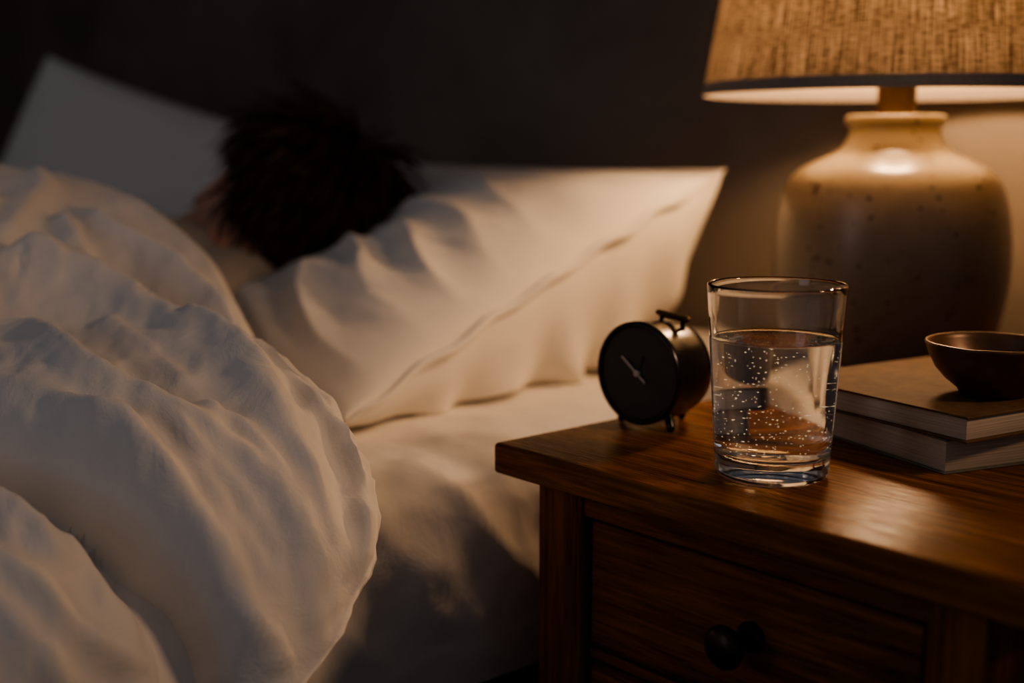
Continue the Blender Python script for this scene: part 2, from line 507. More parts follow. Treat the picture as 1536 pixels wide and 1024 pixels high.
# fold lines over the cloth as (distance up the cross-section, distance along the bed) in mm, height mm, widths mm (head side, foot side)
FOLDS = [
    ([(830, 330), (772, 345), (763, 363), (736, 384), (707, 399), (665, 408), (612, 409), (556, 408), (520, 409), (480, 404), (438, 396), (405, 389), (378, 384), (356, 382), (330, 378), (280, 372)], 20, 17, 30),
    ([(774, 377), (757, 392), (720, 412), (678, 424), (623, 425), (593, 430), (575, 446), (554, 466)], -15, 14, 14),
    ([(495, 411), (466, 424), (435, 425), (407, 427), (367, 411), (348, 400), (330, 388)], 12, 9, 13),
    ([(546, 418), (528, 434), (500, 438), (458, 440), (426, 441)], 8, 7, 9),
    ([(478, 355), (449, 358), (432, 367), (401, 370), (381, 372), (362, 370), (347, 369)], 11, 7, 11),
    ([(685, 315), (656, 323), (594, 316), (556, 314), (524, 313), (493, 324), (459, 337), (429, 348), (399, 360), (378, 368), (352, 372), (331, 375), (280, 370)], 13, 13, 18),
    ([(526, 283), (481, 292), (454, 305), (429, 308), (402, 310), (375, 315), (352, 317), (339, 320), (321, 334), (301, 336), (250, 330)], 11, 11, 16),
    ([(600, 246), (540, 244), (497, 249), (469, 262), (444, 271), (423, 278), (400, 285), (381, 287), (370, 291), (354, 297), (338, 299), (324, 300), (310, 298), (250, 292), (100, 285)], -26, 9, 22),
    ([(520, 215), (450, 232), (420, 240), (400, 243), (384, 256)], 10, 9, 12),
    ([(424, 253), (402, 259), (381, 263), (361, 269), (351, 272), (300, 270)], 8, 7, 9),
    ([(460, 195), (400, 215), (380, 226), (358, 237), (341, 254), (330, 268), (316, 277), (270, 270)], 11, 9, 12),
    ([(420, 200), (380, 205), (340, 222), (310, 235), (270, 240)], 9, 9, 12),
    ([(874, 434), (800, 441), (760, 457), (726, 466), (658, 467), (579, 457)], 13, 12, 18),
    ([(847, 418), (789, 408), (749, 406), (707, 402)], 12, 9, 14),
    ([(906, 501), (819, 507), (721, 504), (603, 479)], 4, 10, 14),
    ([(500, 395), (460, 392), (425, 388), (395, 380), (370, 372)], 6, 5, 8),
    ([(470, 330), (440, 330), (410, 338), (380, 348), (350, 350)], 7, 6, 9),
    ([(430, 322), (400, 330), (370, 338), (340, 345)], 5, 5, 8),
    ([(660, 375), (610, 372), (560, 368), (510, 362), (470, 362)], 6, 9, 14),
    ([(450, 418), (420, 410), (400, 400), (380, 398)], 7, 6, 8),
    ([(960, 440), (900, 425), (840, 385), (790, 350)], 9, 16, 22),
    ([(900, 380), (850, 350), (800, 318), (700, 290)], 9, 16, 22),
]
def duvet_mesh():
    P = catmull(PROF, 24)
    S = np.r_[0, np.cumsum(np.linalg.norm(np.diff(P, axis=0), axis=1))]
    ss = np.r_[np.arange(.0, .24, .012), np.arange(.24, 1.06, .0038), np.arange(1.06, S[-1], .025)]
    X = np.interp(ss, S, P[:, 0]); Z = np.interp(ss, S, P[:, 1])
    tx, tz = np.gradient(X, ss), np.gradient(Z, ss)
    L = np.hypot(tx, tz); NX, NZ = tz / L, -tx / L
    E = catmull(np.array(sorted(T1)) / 1000., 12)
    ye = np.interp(ss, E[:, 0], E[:, 1])
    # rows: q < 0 is the part that rolls under the head-end edge, q >= 0 runs to the foot of the bed
    q = np.r_[np.linspace(-.20, -.085, 8, endpoint=False), np.arange(-.085, 0, .0034), np.arange(0, .36, .0034), np.linspace(.36, 1.3, 70)]
    ns, nq = len(ss), len(q)
    SS, QQ = np.meshgrid(ss, q)
    R = np.interp(ss, [0, .30, .36, .42, .50, .56, .70, 1.0, 1.3, 2.6], [.006, .007, .012, .022, .026, .022, .026, .030, .028, .02])[None, :] * np.ones((nq, 1))
    YE = np.tile(ye, (nq, 1)) - R
    phi = np.clip(-QQ / R, 0, PI)
    under = np.clip(-QQ - PI * R, 0, None)
    along = np.clip(QQ, 0, None)
    Y = YE - along + R * np.sin(phi) - 0 * under
    Y = np.where(under > 0, YE - under, Y)
    off = R * np.cos(phi) - R
    # displacement
    yq = YE - QQ                      # unrolled position along the bed
    yy = np.where(QQ > 0, yq, YE + np.clip(-QQ, 0, .02))
    D = np.zeros_like(yy); RP = np.zeros_like(yy)     # valleys add up; ridges merge into one another
    pts = np.stack([SS, yy], -1)
    for line, amp, wh, wf in FOLDS:
        ln = catmull(np.array(line) / 1000., 5)
        a, b = ln[:-1], ln[1:]
        best = np.full(yy.shape, 9.); side = np.zeros_like(yy); tpar = np.zeros_like(yy)
        lo, hi = ln.min(0) - .09, ln.max(0) + .09
        m = (SS > lo[0]) & (SS < hi[0]) & (yy > lo[1]) & (yy < hi[1])
        p = pts[m]
        bb = np.full(len(p), 9.); sd = np.zeros(len(p)); tp = np.zeros(len(p))
        for i in range(len(a)):
            ab = b[i] - a[i]
            t = np.clip(((p - a[i]) @ ab) / (ab @ ab), 0, 1)
            dv = p - (a[i] + t[:, None] * ab)
            dd = np.hypot(dv[:, 0], dv[:, 1])
            sg = np.where(ab[0] * dv[:, 1] - ab[1] * dv[:, 0] > 0, 1, -1) * (1 if ab[0] > 0 else -1)
            u = dd < bb
            bb[u] = dd[u]; sd[u] = sg[u]; tp[u] = ((i + t) / len(a))[u]
        w = np.where(sd > 0, wh, wf) / 1000.
        taper = np.clip(tp * 6, 0, 1) * np.clip((1 - tp) * 6, 0, 1)
        taper = .03 + .97 * taper * taper * (3 - 2 * taper)
        g = np.exp(-(bb / w) ** 2) * .6 + .4 * np.exp(-bb / (w * .75))
        low = .55 + .45 * np.clip((p[:, 0] - .36) / .16, 0, 1) if amp > 0 else (.85 if amp < -20 else 1.25)
        hgt = amp / 1000. * g * taper * 1.75 * low
        if amp < 0: D[m] += hgt
        else: RP[m] += hgt ** 2.2
    D += RP ** (1 / 2.2)
    # the bunched roll stands higher than the part below the deep crease
    crease = np.interp(SS, [.0, .31, .35, .40, .47, .55, .75], [.285, .298, .297, .285, .262, .244, .20])
    D += .024 * np.clip((yy - crease) / .03, 0, 1) * np.clip((.85 - SS) / .3, 0, 1)
    # quilted fullness further down the bed
    fl_s, fl_y = SS.ravel(), yy.ravel()
    w = np.empty(fl_s.size)
    for i in range(fl_s.size):
        s_, y_ = fl_s[i], fl_y[i]
        f = noise.fractal(Vector((s_ * 5 + y_ * 2.0, y_ * 16 - s_ * 3, .5)), 1.0, 2.0, 3) * .006
        f += noise.fractal(Vector((s_ * 20 + y_ * 8, y_ * 46 - s_ * 10, 3.5)), .9, 2.0, 3) * .0032
        rd = 1 - 2 * abs(noise.noise(Vector((s_ * 7 + y_ * 3 + 3, y_ * 25 - s_ * 5, 2.2))))
        f += .0026 * rd * abs(rd)
        rd = 1 - 2 * abs(noise.noise(Vector((s_ * 15 + y_ * 9 + 3, y_ * 42 - s_ * 14, 6.2))))
        f += .0018 * rd * abs(rd)
        if y_ < .22: f += noise.fractal(Vector((s_ * 3, y_ * 5, 8)), 1.0, 2.0, 2) * .014 * min(1, (.22 - y_) / .15)
        w[i] = f * (1 - .6 * min(1, max(0, (s_ - .5) / .35)))
    W = w.reshape(SS.shape)
    # gathers along the hem where the edge turns down over the side of the bed
    near = np.exp(-np.abs(QQ + .012) / .02) * np.exp(-((SS - .34) / .10) ** 2)
    G = np.array([noise.fractal(Vector((a * 75, 2 + b * 26, 1)), .8, 2.0, 2) for a, b in zip(fl_s, QQ.ravel())]).reshape(SS.shape)
    D = (D + W) * np.where(QQ < 0, np.clip(1 + QQ / .06, 0, 1), 1) + near * G * .015
    # lower the mound towards the hips and feet
    base_z = Z[None, :] * np.ones((nq, 1))
    dn = np.clip((.35 - Y) / .5, 0, 1); dn = dn * dn * (3 - 2 * dn)
    base_z = base_z - np.clip(base_z - .66, 0, None) * .25 * dn
    H = D + off
    PX = X[None, :] + NX[None, :] * H
    PZ = base_z + NZ[None, :] * H
    V = np.stack([PX, Y, PZ], -1).reshape(-1, 3)
    return mesh('duvet', V, grid_faces(nq, ns))
dv = link('duvet', duvet_mesh(), COTTON)
tag(dv, 'rumpled white duvet heaped over the sleeper and spilling down the side of the bed', 'duvet')

# ------------------------------------------------------------------ sleeping person
hr, hh, hz = Vector((.656, .755, 0)), Vector((-.755, .656, 0)), Vector((0, 0, 1))
U = (hr * .65 + hh * .45 + hz * .55).normalized()
Lx = (hr * -.75 + hz * .50); Lx = (Lx - U * Lx.dot(U)).normalized()
Fx = Lx.cross(U).normalized()
HC = HEAD_C
def hp(l, f, u): return HC + Lx * l + Fx * f + U * u
def body_mesh():
    bm = bmesh.new()
    ax = (Lx, Fx, U)
    ellipsoid(bm, hp(0, -.012, .018), ax, (.076, .096, .092), 40, 28)       # skull
    ellipsoid(bm, hp(0, .030, -.045), ax, (.060, .062, .078), 32, 24)       # face
    ellipsoid(bm, hp(0, .058, -.100), ax, (.030, .030, .022))               # chin
    ellipsoid(bm, hp(0, .088, -.028), ax, (.012, .016, .028))               # nose bridge
    ellipsoid(bm, hp(0, .100, -.048), ax, (.016, .015, .012))               # nose tip
    for s in (1, -1):
        ellipsoid(bm, hp(s * .038, .070, -.038), ax, (.022, .022, .018))    # cheek
        ellipsoid(bm, hp(s * .030, .078, -.005), ax, (.018, .012, .008))    # brow and lid
        ellipsoid(bm, hp(s * .030, .080, -.018), ax, (.012, .009, .008))    # closed eye
        # ear: rim, bowl and lobe
        e = []
        for k in range(15):
            a = math.radians(-120 + k * 285 / 14)
            e.append(hp(s * (.076 + .007 * max(0, -math.cos(a) * .5 + .6)), -.016 - .022 * math.cos(a), -.024 + .036 * math.sin(a)))
        tube(bm, e, [.0058] * 15, 8)
        ellipsoid(bm, hp(s * .080, -.008, -.022), ax, (.007, .017, .028))
        ellipsoid(bm, hp(s * .082, -.002, -.052), ax, (.006, .009, .010))
    ellipsoid(bm, hp(0, .088, -.068), ax, (.022, .010, .006)); ellipsoid(bm, hp(0, .086, -.077), ax, (.020, .011, .007))   # lips
    neck = Vector((-1.275, .625, .640)); ch = Vector((-1.30, .47, .655)); wa = Vector((-1.32, .22, .645)); pe = Vector((-1.34, 0.02, .650))
    tube(bm, [hp(0, -.02, -.045), hp(0, -.025, -.09), neck], [.056, .054, .062], 20)
    tube(bm, [hp(.048, -.012, -.035), hp(.040, -.018, -.085), neck + Vector((-.03, .01, .030)), neck + Vector((-.03, -.05, .01))], [.030, .036, .046, .055], 16)
    up = Vector((.10, 0, .02))
    for s in (1, -1):
        tube(bm, [neck - Vector((0, .02, 0)) + up * s * .5, ch + up * s * .7, wa + up * s * .5, pe + up * s * .55], [.060, .078, .072, .078], 20)
    tube(bm, [neck, ch, wa, pe], [.060, .080, .075, .080], 20)
    # arms: near one along the side, far one bent up towards the pillow
    tube(bm, [neck + Vector((.13, -.03, -.035)), Vector((-1.10, .36, .630)), Vector((-1.07, .24, .62))], [.055, .047, .042], 16)
    tube(bm, [Vector((-1.07, .24, .62)), Vector((-1.13, .10, .615)), Vector((-1.20, -.0, .612))], [.042, .036, .028], 16)
    tube(bm, [neck + Vector((-.13, -.03, .0)), Vector((-1.52, .44, .63)), Vector((-1.62, .44, .615))], [.055, .045, .041], 16)
    tube(bm, [Vector((-1.62, .44, .615)), Vector((-1.60, .55, .61)), Vector((-1.55, .64, .61))], [.041, .035, .026], 16)
    def hand(w, d, side, up_):
        d = d.normalized(); side = side.normalized()
        pc = w + d * .05
        ellipsoid(bm, pc, (side, d, up_), (.040, .052, .015))
        for k, (o, ln) in enumerate(((-.030, .062), (-.011, .074), (.010, .070), (.029, .056))):
            b = pc + side * o + d * .042
            tube(bm, [b, b + d * ln * .45 - up_ * .004, b + d * ln * .78 - up_ * .014, b + d * ln * .95 - up_ * .025], [.0095, .009, .0083, .0075], 10)
        b = pc - side * .030 - d * .025
        tube(bm, [b, b - side * .022 + d * .025 - up_ * .004, b - side * .030 + d * .055 - up_ * .008], [.013, .0105, .009], 10)
    hand(Vector((-1.20, -.01, .612)), Vector((-.5, -.85, 0)), Vector((.85, -.5, 0)), hz)
    hand(Vector((-1.55, .65, .608)), Vector((.35, .93, 0)), Vector((-.93, .35, 0)), hz)
    # legs, knees a little bent
    for s, kx in ((1, .10), (-1, -.05)):
        hip = pe + Vector((.085 * s, -.03, 0)); kn = Vector((-1.30 + kx + .1 * s, -.36, .625)); an = Vector((-1.34 + .09 * s, -.70, .615))
        tube(bm, [hip, hip.lerp(kn, .5), kn], [.082, .068, .052], 18)
        tube(bm, [kn, kn.lerp(an, .35), an], [.052, .052, .034], 18)
        tube(bm, [an, an + Vector((-.02, -.05, -.004)), an + Vector((-.05, -.075, -.012))], [.034, .030, .020], 14)
    me = bm_mesh('person', bm)
    o = bpy.data.objects.new('tmp', me); col.objects.link(o)
    md = o.modifiers.new('r', 'REMESH'); md.mode = 'VOXEL'; md.voxel_size = .0042
    sm = o.modifiers.new('s', 'SMOOTH'); sm.factor = .5; sm.iterations = 3
    dg = bpy.context.evaluated_depsgraph_get()
    me2 = bpy.data.meshes.new_from_object(o.evaluated_get(dg))
    bpy.data.objects.remove(o); me2.name = 'person'; me2.materials.clear()
    return me2
person = link('person', body_mesh(), SKIN)
tag(person, 'person asleep facing away, dark tousled hair, ear showing, grey shirt, tucked under the duvet', 'person')

def hair_mesh():
    bm = bmesh.new()
    C = hp(0, -.014, .020)
    R3 = (.081, .101, .097)
    # close cap of hair over the skull, open at face and ears
    b2 = bmesh.new(); bmesh.ops.create_uvsphere(b2, u_segments=48, v_segments=32, radius=1)
    def covered(d):        # d in (l, f, u) on the unit sphere
        l, f, u = d
        if f > .12 and u < .55 - .25 * (1 - abs(l)): return False
        if u < -.62: return False
        if l * .92 - u * .36 - f * .1 > .78: return False
        if abs(l) > .62 and -.36 < f and u < .06: return False
        return True
    dele = [f for f in b2.faces if not covered(f.calc_center_median())]
    bmesh.ops.delete(b2, geom=dele, context='FACES')
    for v in b2.verts:
        d = v.co.copy(); v.co = C + Lx * d.x * R3[0] * 1.06 + Fx * d.y * R3[1] * 1.06 + U * d.z * R3[2] * 1.06
    merge(bm, b2)
    whorl = Vector((.1, -.55, .8)).normalized()
    n = 0
    rnd = random.Random(3)
    while n < 3000:
        d = Vector((rnd.gauss(0, 1), rnd.gauss(0, 1), rnd.gauss(0, 1))).normalized()
        if not covered(d): continue
        n += 1
        p = C + Lx * d.x * R3[0] + Fx * d.y * R3[1] + U * d.z * R3[2]
        nr = (Lx * d.x / R3[0] + Fx * d.y / R3[1] + U * d.z / R3[2]).normalized()
        fl = d - whorl; fl = (Lx * fl.x + Fx * fl.y + U * fl.z)
        fl = (fl - nr * fl.dot(nr)).normalized() if fl.length > .01 else nr.orthogonal()
        jit = Vector((rnd.gauss(0, 1), rnd.gauss(0, 1), rnd.gauss(0, 1))) * .32
        ln = rnd.uniform(.040, .078) * (1.2 if d.z > .1 else .8)
        di = (nr * rnd.uniform(.18, .55) + fl * .9 + jit).normalized()
        P = [p - nr * .004]; cur = p
        for k in range(4):
            cur = cur + di * ln / 4; P.append(cur.copy())
            di = (di - nr * .22 + fl * .15 + Vector((0, 0, -.10)) + jit * .12).normalized()
        r = rnd.uniform(.0011, .0026)
        tube(bm, P, [r * .9, r, r, r * .7, r * .15], 4, caps=False)
    return bm_mesh('hair', bm)
hair = link('hair', hair_mesh(), HAIR, person)
hair['label'] = 'short tousled dark brown hair'

def shirt_mesh():
    bm = bmesh.new()
    neck = Vector((-1.275, .625, .640)); ch = Vector((-1.30, .47, .655)); wa = Vector((-1.32, .22, .645)); pe = Vector((-1.34, 0.04, .650))
    up = Vector((.10, 0, .02))
    for s in (1, -1):
        tube(bm, [neck - Vector((0, .02, 0)) + up * s * .5, ch + up * s * .7, wa + up * s * .5, pe + up * s * .55], [.070, .086, .080, .086], 24)
    tube(bm, [neck - Vector((-.012, .008, .004)), ch, wa, pe], [.070, .088, .083, .088], 24)
    tube(bm, [neck + Vector((.035, .02, -.012)), neck + Vector((.11, .005, -.012)), neck + Vector((.145, -.05, -.015)), Vector((-1.105, .42, .63))], [.060, .066, .066, .056], 20)
    tube(bm, [neck + Vector((-.13, -.03, .0)), Vector((-1.49, .47, .63))], [.064, .056], 20)
    me = bm_mesh('shirt', bm)
    o = bpy.data.objects.new('tmp', me); col.objects.link(o)
    md = o.modifiers.new('r', 'REMESH'); md.mode = 'VOXEL'; md.voxel_size = .007
    sm = o.modifiers.new('s', 'SMOOTH'); sm.factor = .5; sm.iterations = 6
    dg = bpy.context.evaluated_depsgraph_get()
    me2 = bpy.data.meshes.new_from_object(o.evaluated_get(dg))
    bpy.data.objects.remove(o); me2.name = 'shirt'; me2.materials.clear()
    for v in me2.vertices:
        v.co += v.normal * (.003 * fbm(v.co * 24, 3))
    return me2
shirt = link('shirt', shirt_mesh(), SHIRTM, person)
shirt['label'] = 'grey shirt showing at the shoulder'

# ------------------------------------------------------------------ nightstand
TZ = .60
nx0, nx1, ny0, ny1 = -.635, -.258, .535, 1.205       # table top
lx0, lx1, fy = -.607, -.286, .551                    # leg faces
ns = thing('nightstand', 'dark walnut nightstand with drawers standing beside the bed', 'nightstand', (-.446, .87, 0))
bm = bmesh.new(); add_box(bm, (nx0, ny0, TZ - .021), (nx1, ny1, TZ), .003, 3)
sharp(link('table_top', bm_mesh('table_top', bm), WOODTOP, ns), 50)
def leg(x0, x1, y0, y1):
    bm = bmesh.new(); add_box(bm, (x0, y0, 0), (x1, y1, TZ - .021), .0018, 2)
    sharp(link('leg', bm_mesh('leg', bm), WOODZ, ns), 50)
lw = .040
leg(lx0, lx0 + lw, fy, fy + lw); leg(lx1 - .033, lx1, fy, fy + lw)
leg(lx0, lx0 + lw, 1.15, 1.19); leg(lx1 - .033, lx1, 1.15, 1.19)
bm = bmesh.new()
dx0, dx1 = lx0 + lw, lx1 - .033
add_box(bm, (dx0, fy + .003, .5605), (dx1, fy + .021, TZ - .021), .001)      # top rail
add_box(bm, (dx0, fy + .010, .463), (dx1, fy + .021, .470), .0005)          # divider
add_box(bm, (dx0, fy + .003, .345), (dx1, fy + .021, .362), .001)
sharp(link('front_rail', bm_mesh('front_rail', bm), WOODX, ns), 50)
for xa, xb in ((lx0 + .006, lx0 + .018), (lx1 - .018, lx1 - .006)):
    bm = bmesh.new(); add_box(bm, (xa, fy + lw, .345), (xb, 1.15, TZ - .021), .001)
    sharp(link('side_panel', bm_mesh('side_panel', bm), WOODZ, ns), 50)
bm = bmesh.new(); add_box(bm, (lx0 + lw, 1.165, .345), (lx1 - .033, 1.175, TZ - .021), .001)
sharp(link('back_panel', bm_mesh('back_panel', bm), WOODZ, ns), 50)
def knob(parent, x, z):
    bm = bmesh.new()
    M = Matrix.Translation((x, fy + .006, z)) @ Matrix.Rotation(PI / 2, 4, 'X')
    lathe(bm, [(0, -.002), (.0085, -.002), (.0090, .001), (.0088, .003), (.0060, .0045), (.0050, .010), (.0052, .017), (.0070, .020), (.0115, .022), (.0128, .0245), (.0126, .027), (.0100, .0298), (.0055, .0316), (0, .0322)], 40, M)
    k = link('knob', bm_mesh('knob', bm), BRONZE, parent); k['label'] = 'dark bronze mushroom knob'
for z0, z1 in ((.4735, .5575), (.3655, .4600)):
    bm = bmesh.new(); add_box(bm, (dx0 + .0045, fy + .006, z0), (dx1 - .0045, fy + .024, z1), .0018, 2)
    add_box(bm, (dx0 + .012, fy + .024, z0 + .006), (dx1 - .012, 1.10, z1 - .012), .001)
    d = sharp(link('drawer', bm_mesh('drawer', bm), WOODX, ns), 50)
    knob(d, -.431, (z0 + z1) / 2 + .004)

# ------------------------------------------------------------------ table lamp
LX, LY = -.659 + .004, 1.033
lamp = thing('table_lamp', 'glowing table lamp with speckled stoneware base and woven linen shade', 'lamp', (LX, LY, TZ))
bm = bmesh.new()
pr = catmull([(.0, .0), (.080, 0), (.088, .003), (.0925, .012), (.098, .032), (.1035, .06), (.106, .088), (.1048, .118), (.1005, .146), (.0945, .163), (.0845, .1745), (.068, .183), (.054, .1895), (.0455, .197), (.0415, .205), (.0405, .2115), (.0425, .2145), (.0445, .2175), (.0445, .221), (.0425, .2235), (.034, .2235), (.028, .218), (.027, .205), (0, .204)], 5)
pr = [(max(0, r), z) for r, z in pr]; pr[0] = (0, 0); pr[-1] = (0, .204)
lathe(bm, pr, 96, Matrix.Translation((LX, LY, TZ)))
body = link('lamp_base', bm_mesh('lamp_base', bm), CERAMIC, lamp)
body.data.transform(Matrix.Translation((-LX, -LY, -TZ))); body.matrix_parent_inverse = Matrix.Identity(4)
bm = bmesh.new()
lathe(bm, [(0, .2035), (.024, .2035), (.024, .210), (.0172, .212), (.0172, .262), (.0185, .264), (.0185, .290), (.014, .294), (0, .295)], 40, Matrix.Translation((LX, LY, TZ)))
sharp(link('lamp_stem', bm_mesh('lamp_stem', bm), BRASS, lamp), 40)
zb, zt, rb, rt = .8425, 1.085, .1745, .134
def shade():
    n, k = 160, 14
    V, F, UV = [], [], []
    for j in range(k + 1):
        f = j / k; z = zb + (zt - zb) * f; r = rb + (rt - rb) * f
        for i in range(n): a = 2 * PI * i / n; V.append((LX + r * math.cos(a), LY + r * math.sin(a), z))
    for j in range(k):
        for i in range(n):
            F.append((j * n + i, j * n + (i + 1) % n, (j + 1) * n + (i + 1) % n, (j + 1) * n + i))
            UV.append(((i, j), (i + 1, j), (i + 1, j + 1), (i, j + 1)))
    me = mesh('lamp_shade', V, F)
    uv = me.uv_layers.new(name='UVMap')
    li = 0
    for q in UV:
        for (i, j) in q: uv.data[li].uv = (i / n * 1.0, j / k * .245); li += 1
    return me
sd = link('lamp_shade', shade(), LINEN, lamp)
sd['label'] = 'woven linen drum shade'
def ring_trim(r0, r1, z0, z1, name):
    bm = bmesh.new(); M = Matrix.Translation((LX, LY, 0))
    lathe(bm, [(r0 + .0012, z0), (r1 + .0012, z1), (r1 - .0010, z1), (r0 - .0010, z0)], 160, M, closed=True)
    t = sharp(link(name, bm_mesh(name, bm), TRIM, sd), 40); return t
dr = (rt - rb) / (zt - zb)
ring_trim(rb - dr * .001, rb + dr * .0095, zb - .001, zb + .0095, 'trim_band')['label'] = 'dark grey binding round the lower edge'
ring_trim(rt - dr * .008, rt + dr * .001, zt - .008, zt + .001, 'trim_band')
bm = bmesh.new()
for k in range(3):
    a = 2 * PI * k / 3 + .4
    tube(bm, [(LX + .016 * math.cos(a), LY + .016 * math.sin(a), 1.045), (LX + .08 * math.cos(a), LY + .08 * math.sin(a), 1.05), (LX + (rt + .002) * math.cos(a), LY + (rt + .002) * math.sin(a), 1.078)], .0016, 8)
lathe(bm, [(.014, 1.043), (.018, 1.043), (.018, 1.047), (.014, 1.047)], 32, Matrix.Translation((LX, LY, 0)), closed=True)
for s in (1, -1):
    tube(bm, [(LX + .018 * s, LY, .885), (LX + .048 * s, LY, .92), (LX + .050 * s, LY, .98), (LX + .016 * s, LY, 1.045)], .0014, 8)
link('shade_harp', bm_mesh('shade_harp', bm), BRASS, lamp)
bm = bmesh.new()
lathe(bm, [(0, .893), (.013, .893), (.014, .905), (.022, .922), (.029, .940), (.030, .955), (.026, .972), (.016, .983), (0, .986)], 32, Matrix.Translation((LX, LY, 0)))
bulb = link('light_bulb', bm_mesh('light_bulb', bm), m_bulb(), lamp)
bulb['label'] = 'glowing frosted bulb'

# ------------------------------------------------------------------ drinking glass
GX, GY = -.4600, .6080
def glass():
    M = Matrix.Translation((GX, GY, TZ))
    H = .1165
    ro = lambda z: .0338 + (.0412 - .0338) * z / H
    th = .0016
    out = [(0, .0012), (.022, .0010), (.0285, .0), (.0312, .0004), (.0330, .0020), (ro(.005), .005)]
    out += [(ro(z), z) for z in np.linspace(.010, H - .0012, 22)]
    out += [(ro(H) - .0003, H - .0004), (ro(H) - .0009, H), (ro(H) - th + .0002, H - .0005)]
    inn = [(ro(z) - th, z) for z in np.linspace(H - .0015, .022, 22)]
    inn += [(ro(.017) - th - .0006, .0175), (ro(.015) - th - .0025, .0150), (.0255, .0133), (.014, .0126), (0, .0124)]
    bm = bmesh.new(); lathe(bm, out + inn, 128, M)
    g = link('drinking_glass', bm_mesh('drinking_glass', bm), GLASS)
    tag(g, 'clear tumbler of sparkling water at the front of the nightstand', 'glass')
    wl = .0835; e = .0004
    wp = [(0, .0124 - e), (.014, .0126 - e), (.0255, .0133 - e), (ro(.015) - th - .0025 + e, .0150 - e * .6), (ro(.017) - th - .0006 + e, .0175)]
    wp += [(ro(z) - th + e, z) for z in np.linspace(.022, wl - .0001, 16)]
    wp += [(ro(wl) - th + e, wl + .0010), (ro(wl) - th - .0006, wl + .0005), (ro(wl) - th - .0020, wl + .0001), (.030, wl), (0, wl)]
    bm = bmesh.new(); lathe(bm, wp, 128, M)
    w = link('water', bm_mesh('water', bm), WATER, g); w['label'] = 'clear fizzy water'
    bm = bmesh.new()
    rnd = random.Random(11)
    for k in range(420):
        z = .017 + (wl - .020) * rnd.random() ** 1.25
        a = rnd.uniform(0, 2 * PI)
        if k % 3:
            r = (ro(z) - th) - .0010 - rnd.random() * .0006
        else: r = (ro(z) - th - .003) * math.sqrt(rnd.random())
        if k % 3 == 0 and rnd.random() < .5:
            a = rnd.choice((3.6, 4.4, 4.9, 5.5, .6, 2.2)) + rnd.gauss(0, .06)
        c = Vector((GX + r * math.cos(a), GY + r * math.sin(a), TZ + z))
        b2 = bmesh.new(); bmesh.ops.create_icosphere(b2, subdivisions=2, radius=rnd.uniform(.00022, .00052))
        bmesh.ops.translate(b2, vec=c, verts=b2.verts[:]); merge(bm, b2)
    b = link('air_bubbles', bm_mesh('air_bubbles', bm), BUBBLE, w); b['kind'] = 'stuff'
    return g
glass()

# ------------------------------------------------------------------ alarm clock
CX, CY, CR = -.6000, .6400, .0365
CZ = TZ + .0395
ck = thing('alarm_clock', 'round black alarm clock at the left edge of the nightstand beside the pillow', 'clock', (CX, CY + .025, TZ))
MC = Matrix.Translation((CX, CY, CZ)) @ Matrix.Rotation(math.radians(4), 4, 'Z') @ Matrix.Rotation(PI / 2, 4, 'X')   # local +z faces -Y
bm = bmesh.new()
lathe(bm, [(0, -.050), (.018, -.050), (.026, -.047), (.0325, -.040), (.0352, -.030), (.0360, -.012), (.0362, -.003), (CR, -.001), (CR, .003), (CR - .0012, .0042), (CR - .0030, .0036), (CR - .0038, .0012), (0, .0010)], 72, MC)
link('case', bm_mesh('case', bm), BLACK, ck)
bm = bmesh.new(); lathe(bm, [(0, .0011), (CR - .0040, .0011), (CR - .0040, .0018), (0, .0018)], 64, MC)
sharp(link('dial', bm_mesh('dial', bm), DIAL, ck), 40)['label'] = 'plain charcoal dial'
def clock_hand(ang, l, tail, w, z, mat, lab):
    bm = bmesh.new()
    add_box(bm, (-w / 2, -tail, z), (w / 2, l, z + .0006), .0002, 1, MC @ Matrix.Rotation(ang, 4, 'Z'))
    h = sharp(link('hand', bm_mesh('hand', bm), mat, ck), 40); h['label'] = lab
clock_hand(math.radians(52), .0175, .0095, .0016, .0030, HAND_M, 'pale minute hand')
clock_hand(math.radians(-20), .013, .004, .0018, .0022, DIMHAND, 'dark hour hand')
bm = bmesh.new(); lathe(bm, [(0, .0018), (.0024, .0018), (.0024, .0040), (.0014, .0046), (0, .0046)], 24, MC)
sharp(link('hub', bm_mesh('hub', bm), HAND_M, ck), 40)
for sx in (-1, 1):
    bm = bmesh.new()
    tube(bm, [(CX + sx * .019, CY + .010, CZ - .028), (CX + sx * .0235, CY + .007, TZ + .0032)], [.0032, .0032], 12)
    link('foot', bm_mesh('foot', bm), BLACK, ck)
bm = bmesh.new(); tube(bm, [(CX, CY + .042, CZ - .026), (CX, CY + .045, TZ + .0032)], [.0032, .0032], 12)
link('foot', bm_mesh('foot', bm), BLACK, ck)
for dx in (-.008, .012):
    bm = bmesh.new(); tube(bm, [(CX + .004 + dx, CY + .026, CZ + .030), (CX + .004 + dx, CY + .026, CZ + .0385)], .0017, 10)
    link('handle_post', bm_mesh('handle_post', bm), BLACK, ck)
bm = bmesh.new()
tube(bm, [(CX - .007, CY + .026, CZ + .0400), (CX + .020, CY + .026, CZ + .0375)], .0022, 12)
link('handle', bm_mesh('handle', bm), BRASS, ck)['label'] = 'small brass carrying bar'

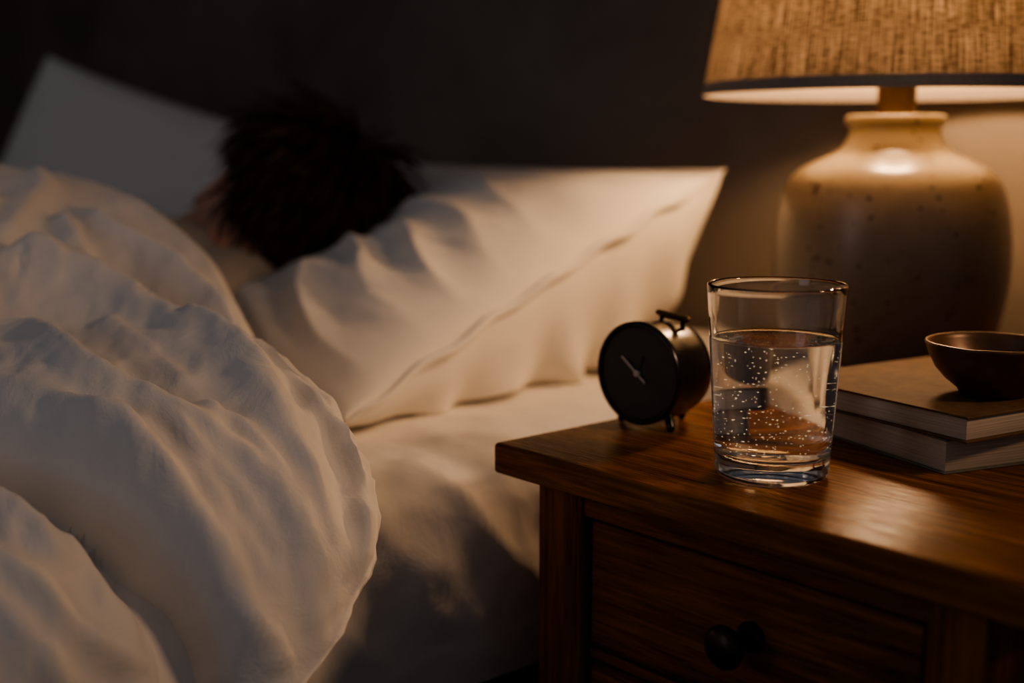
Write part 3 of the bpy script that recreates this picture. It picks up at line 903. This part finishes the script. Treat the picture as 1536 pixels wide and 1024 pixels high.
# ------------------------------------------------------------------ books and bowl
def book(label, corner, ang, ln, dp, z0, z1, cover, cover_t):
    """corner: the front right corner; ln runs away to the left, dp runs back."""
    t = thing('book', label, 'book', (corner[0], corner[1], z0), 'books stacked on the nightstand', math.radians(ang))
    bpy.context.view_layer.update()
    def part(name, bm, mat):
        o = bpy.data.objects.new(name, bm_mesh(name, bm)); col.objects.link(o); o.data.materials.append(mat); o.parent = t
        return sharp(o, 40)
    h = z1 - z0
    bm = bmesh.new(); add_box(bm, (-ln, -.0015, h - cover_t), (.0015, dp, h), .0006)
    part('front_cover', bm, cover)
    bm = bmesh.new(); add_box(bm, (-ln, -.0015, 0), (.0015, dp, cover_t), .0006)
    part('back_cover', bm, cover)
    bm = bmesh.new()
    # spine along the left side, gently rounded
    add_box(bm, (-ln - .002, -.0015, .0002), (-ln + .0012, dp, h - .0002), .0010)
    part('spine', bm, cover)
    bm = bmesh.new(); add_box(bm, (-ln + .0012, .0006, cover_t), (-.0006, dp - .002, h - cover_t), .0004)
    part('pages', bm, PAGES)['label'] = 'cream page edges'
    return t
book('grey green book lying at the bottom of the stack beside the glass', (-.3915, .6880), -17.6, .150, .215, TZ, TZ + .0218, GREENCOVER, .0013)
book('tan covered book lying on top of the grey green book under the bowl', (-.3770, .6850), -10, .160, .200, TZ + .0222, TZ + .0385, TANCOVER, .0016)

def bowl():
    bx, by, bz = -.4020, .7600, TZ + .0386
    bm = bmesh.new(); M = Matrix.Translation((bx, by, bz))
    out = [(0, .0012), (.016, .001), (.0185, 0), (.0205, .001), (.022, .004), (.030, .010), (.0365, .0175), (.0405, .026), (.0425, .0315), (.0432, .0330), (.0430, .0341), (.0420, .0345), (.0408, .0338)]
    inn = [(.0395, .031), (.0380, .026), (.0335, .0175), (.0270, .0105), (.019, .0062), (.010, .0046), (0, .0042)]
    lathe(bm, out + inn, 80, M)
    for v in bm.verts:
        v.co += Vector((1, 1, 1)) * .0003 * fbm(v.co * 60, 2)
    tag(link('bowl', bm_mesh('bowl', bm), BOWLM), 'small dark bronze bowl resting on the tan book', 'bowl')
bowl()

# ------------------------------------------------------------------ light
def add_light(name, kind, loc, energy, color, **kw):
    l = bpy.data.lights.new(name, kind); l.energy = energy; l.color = color
    for k, v in kw.items(): setattr(l, k, v)
    o = bpy.data.objects.new(name, l); col.objects.link(o); o.location = loc
    return o
add_light('bulb_light', 'POINT', (LX, LY, .920), 5.7, (1, .615, .335), shadow_soft_size=.03)
sp = add_light('added_warm_spot', 'SPOT', (.24, .97, 1.18), 15.5, (1, .635, .39), shadow_soft_size=.06, spot_size=math.radians(50), spot_blend=1.0)  # unseen spot added to rake warm light over duvet, sheet and glass
sp.rotation_euler = (Vector((-.95, .36, .62)) - sp.location).to_track_quat('-Z', 'Y').to_euler()
wl = add_light('window_moonlight', 'AREA', (-1.0, -2.3, 1.5), 3.0, (.82, .84, 1.0), shape='RECTANGLE', size=1.0, size_y=1.2)
wl.rotation_euler = (Vector((-1.4, .8, .7)) - wl.location).to_track_quat('-Z', 'Y').to_euler()

w = bpy.data.worlds.new('night'); scene.world = w; w.use_nodes = True
bg = w.node_tree.nodes['Background']; bg.inputs['Color'].default_value = (.82, .82, .93, 1); bg.inputs['Strength'].default_value = .09

# ------------------------------------------------------------------ camera
cam = bpy.data.cameras.new('camera'); co = bpy.data.objects.new('camera', cam); col.objects.link(co)
F = 1900.; pitch = math.atan((512 - 215) / F); yaw = math.radians(49)
co.location = (0, 0, .79825)
co.rotation_euler = (PI / 2 - pitch, 0, yaw)
cam.sensor_width = 36; cam.lens = F / 1536 * 36; cam.clip_start = .02
cam.dof.use_dof = True; cam.dof.focus_distance = .775; cam.dof.aperture_fstop = 2.9
scene.camera = co

scene.view_settings.view_transform = 'AgX'
scene.view_settings.look = 'AgX - Medium High Contrast'
scene.view_settings.exposure = 0.2
scene.cycles.max_bounces = 14; scene.cycles.transmission_bounces = 14; scene.cycles.transparent_max_bounces = 16
scene.cycles.diffuse_bounces = 5; scene.cycles.glossy_bounces = 5
scene.cycles.use_denoising = True
scene.cycles.sample_clamp_indirect = 4.0
scene.cycles.blur_glossy = .3
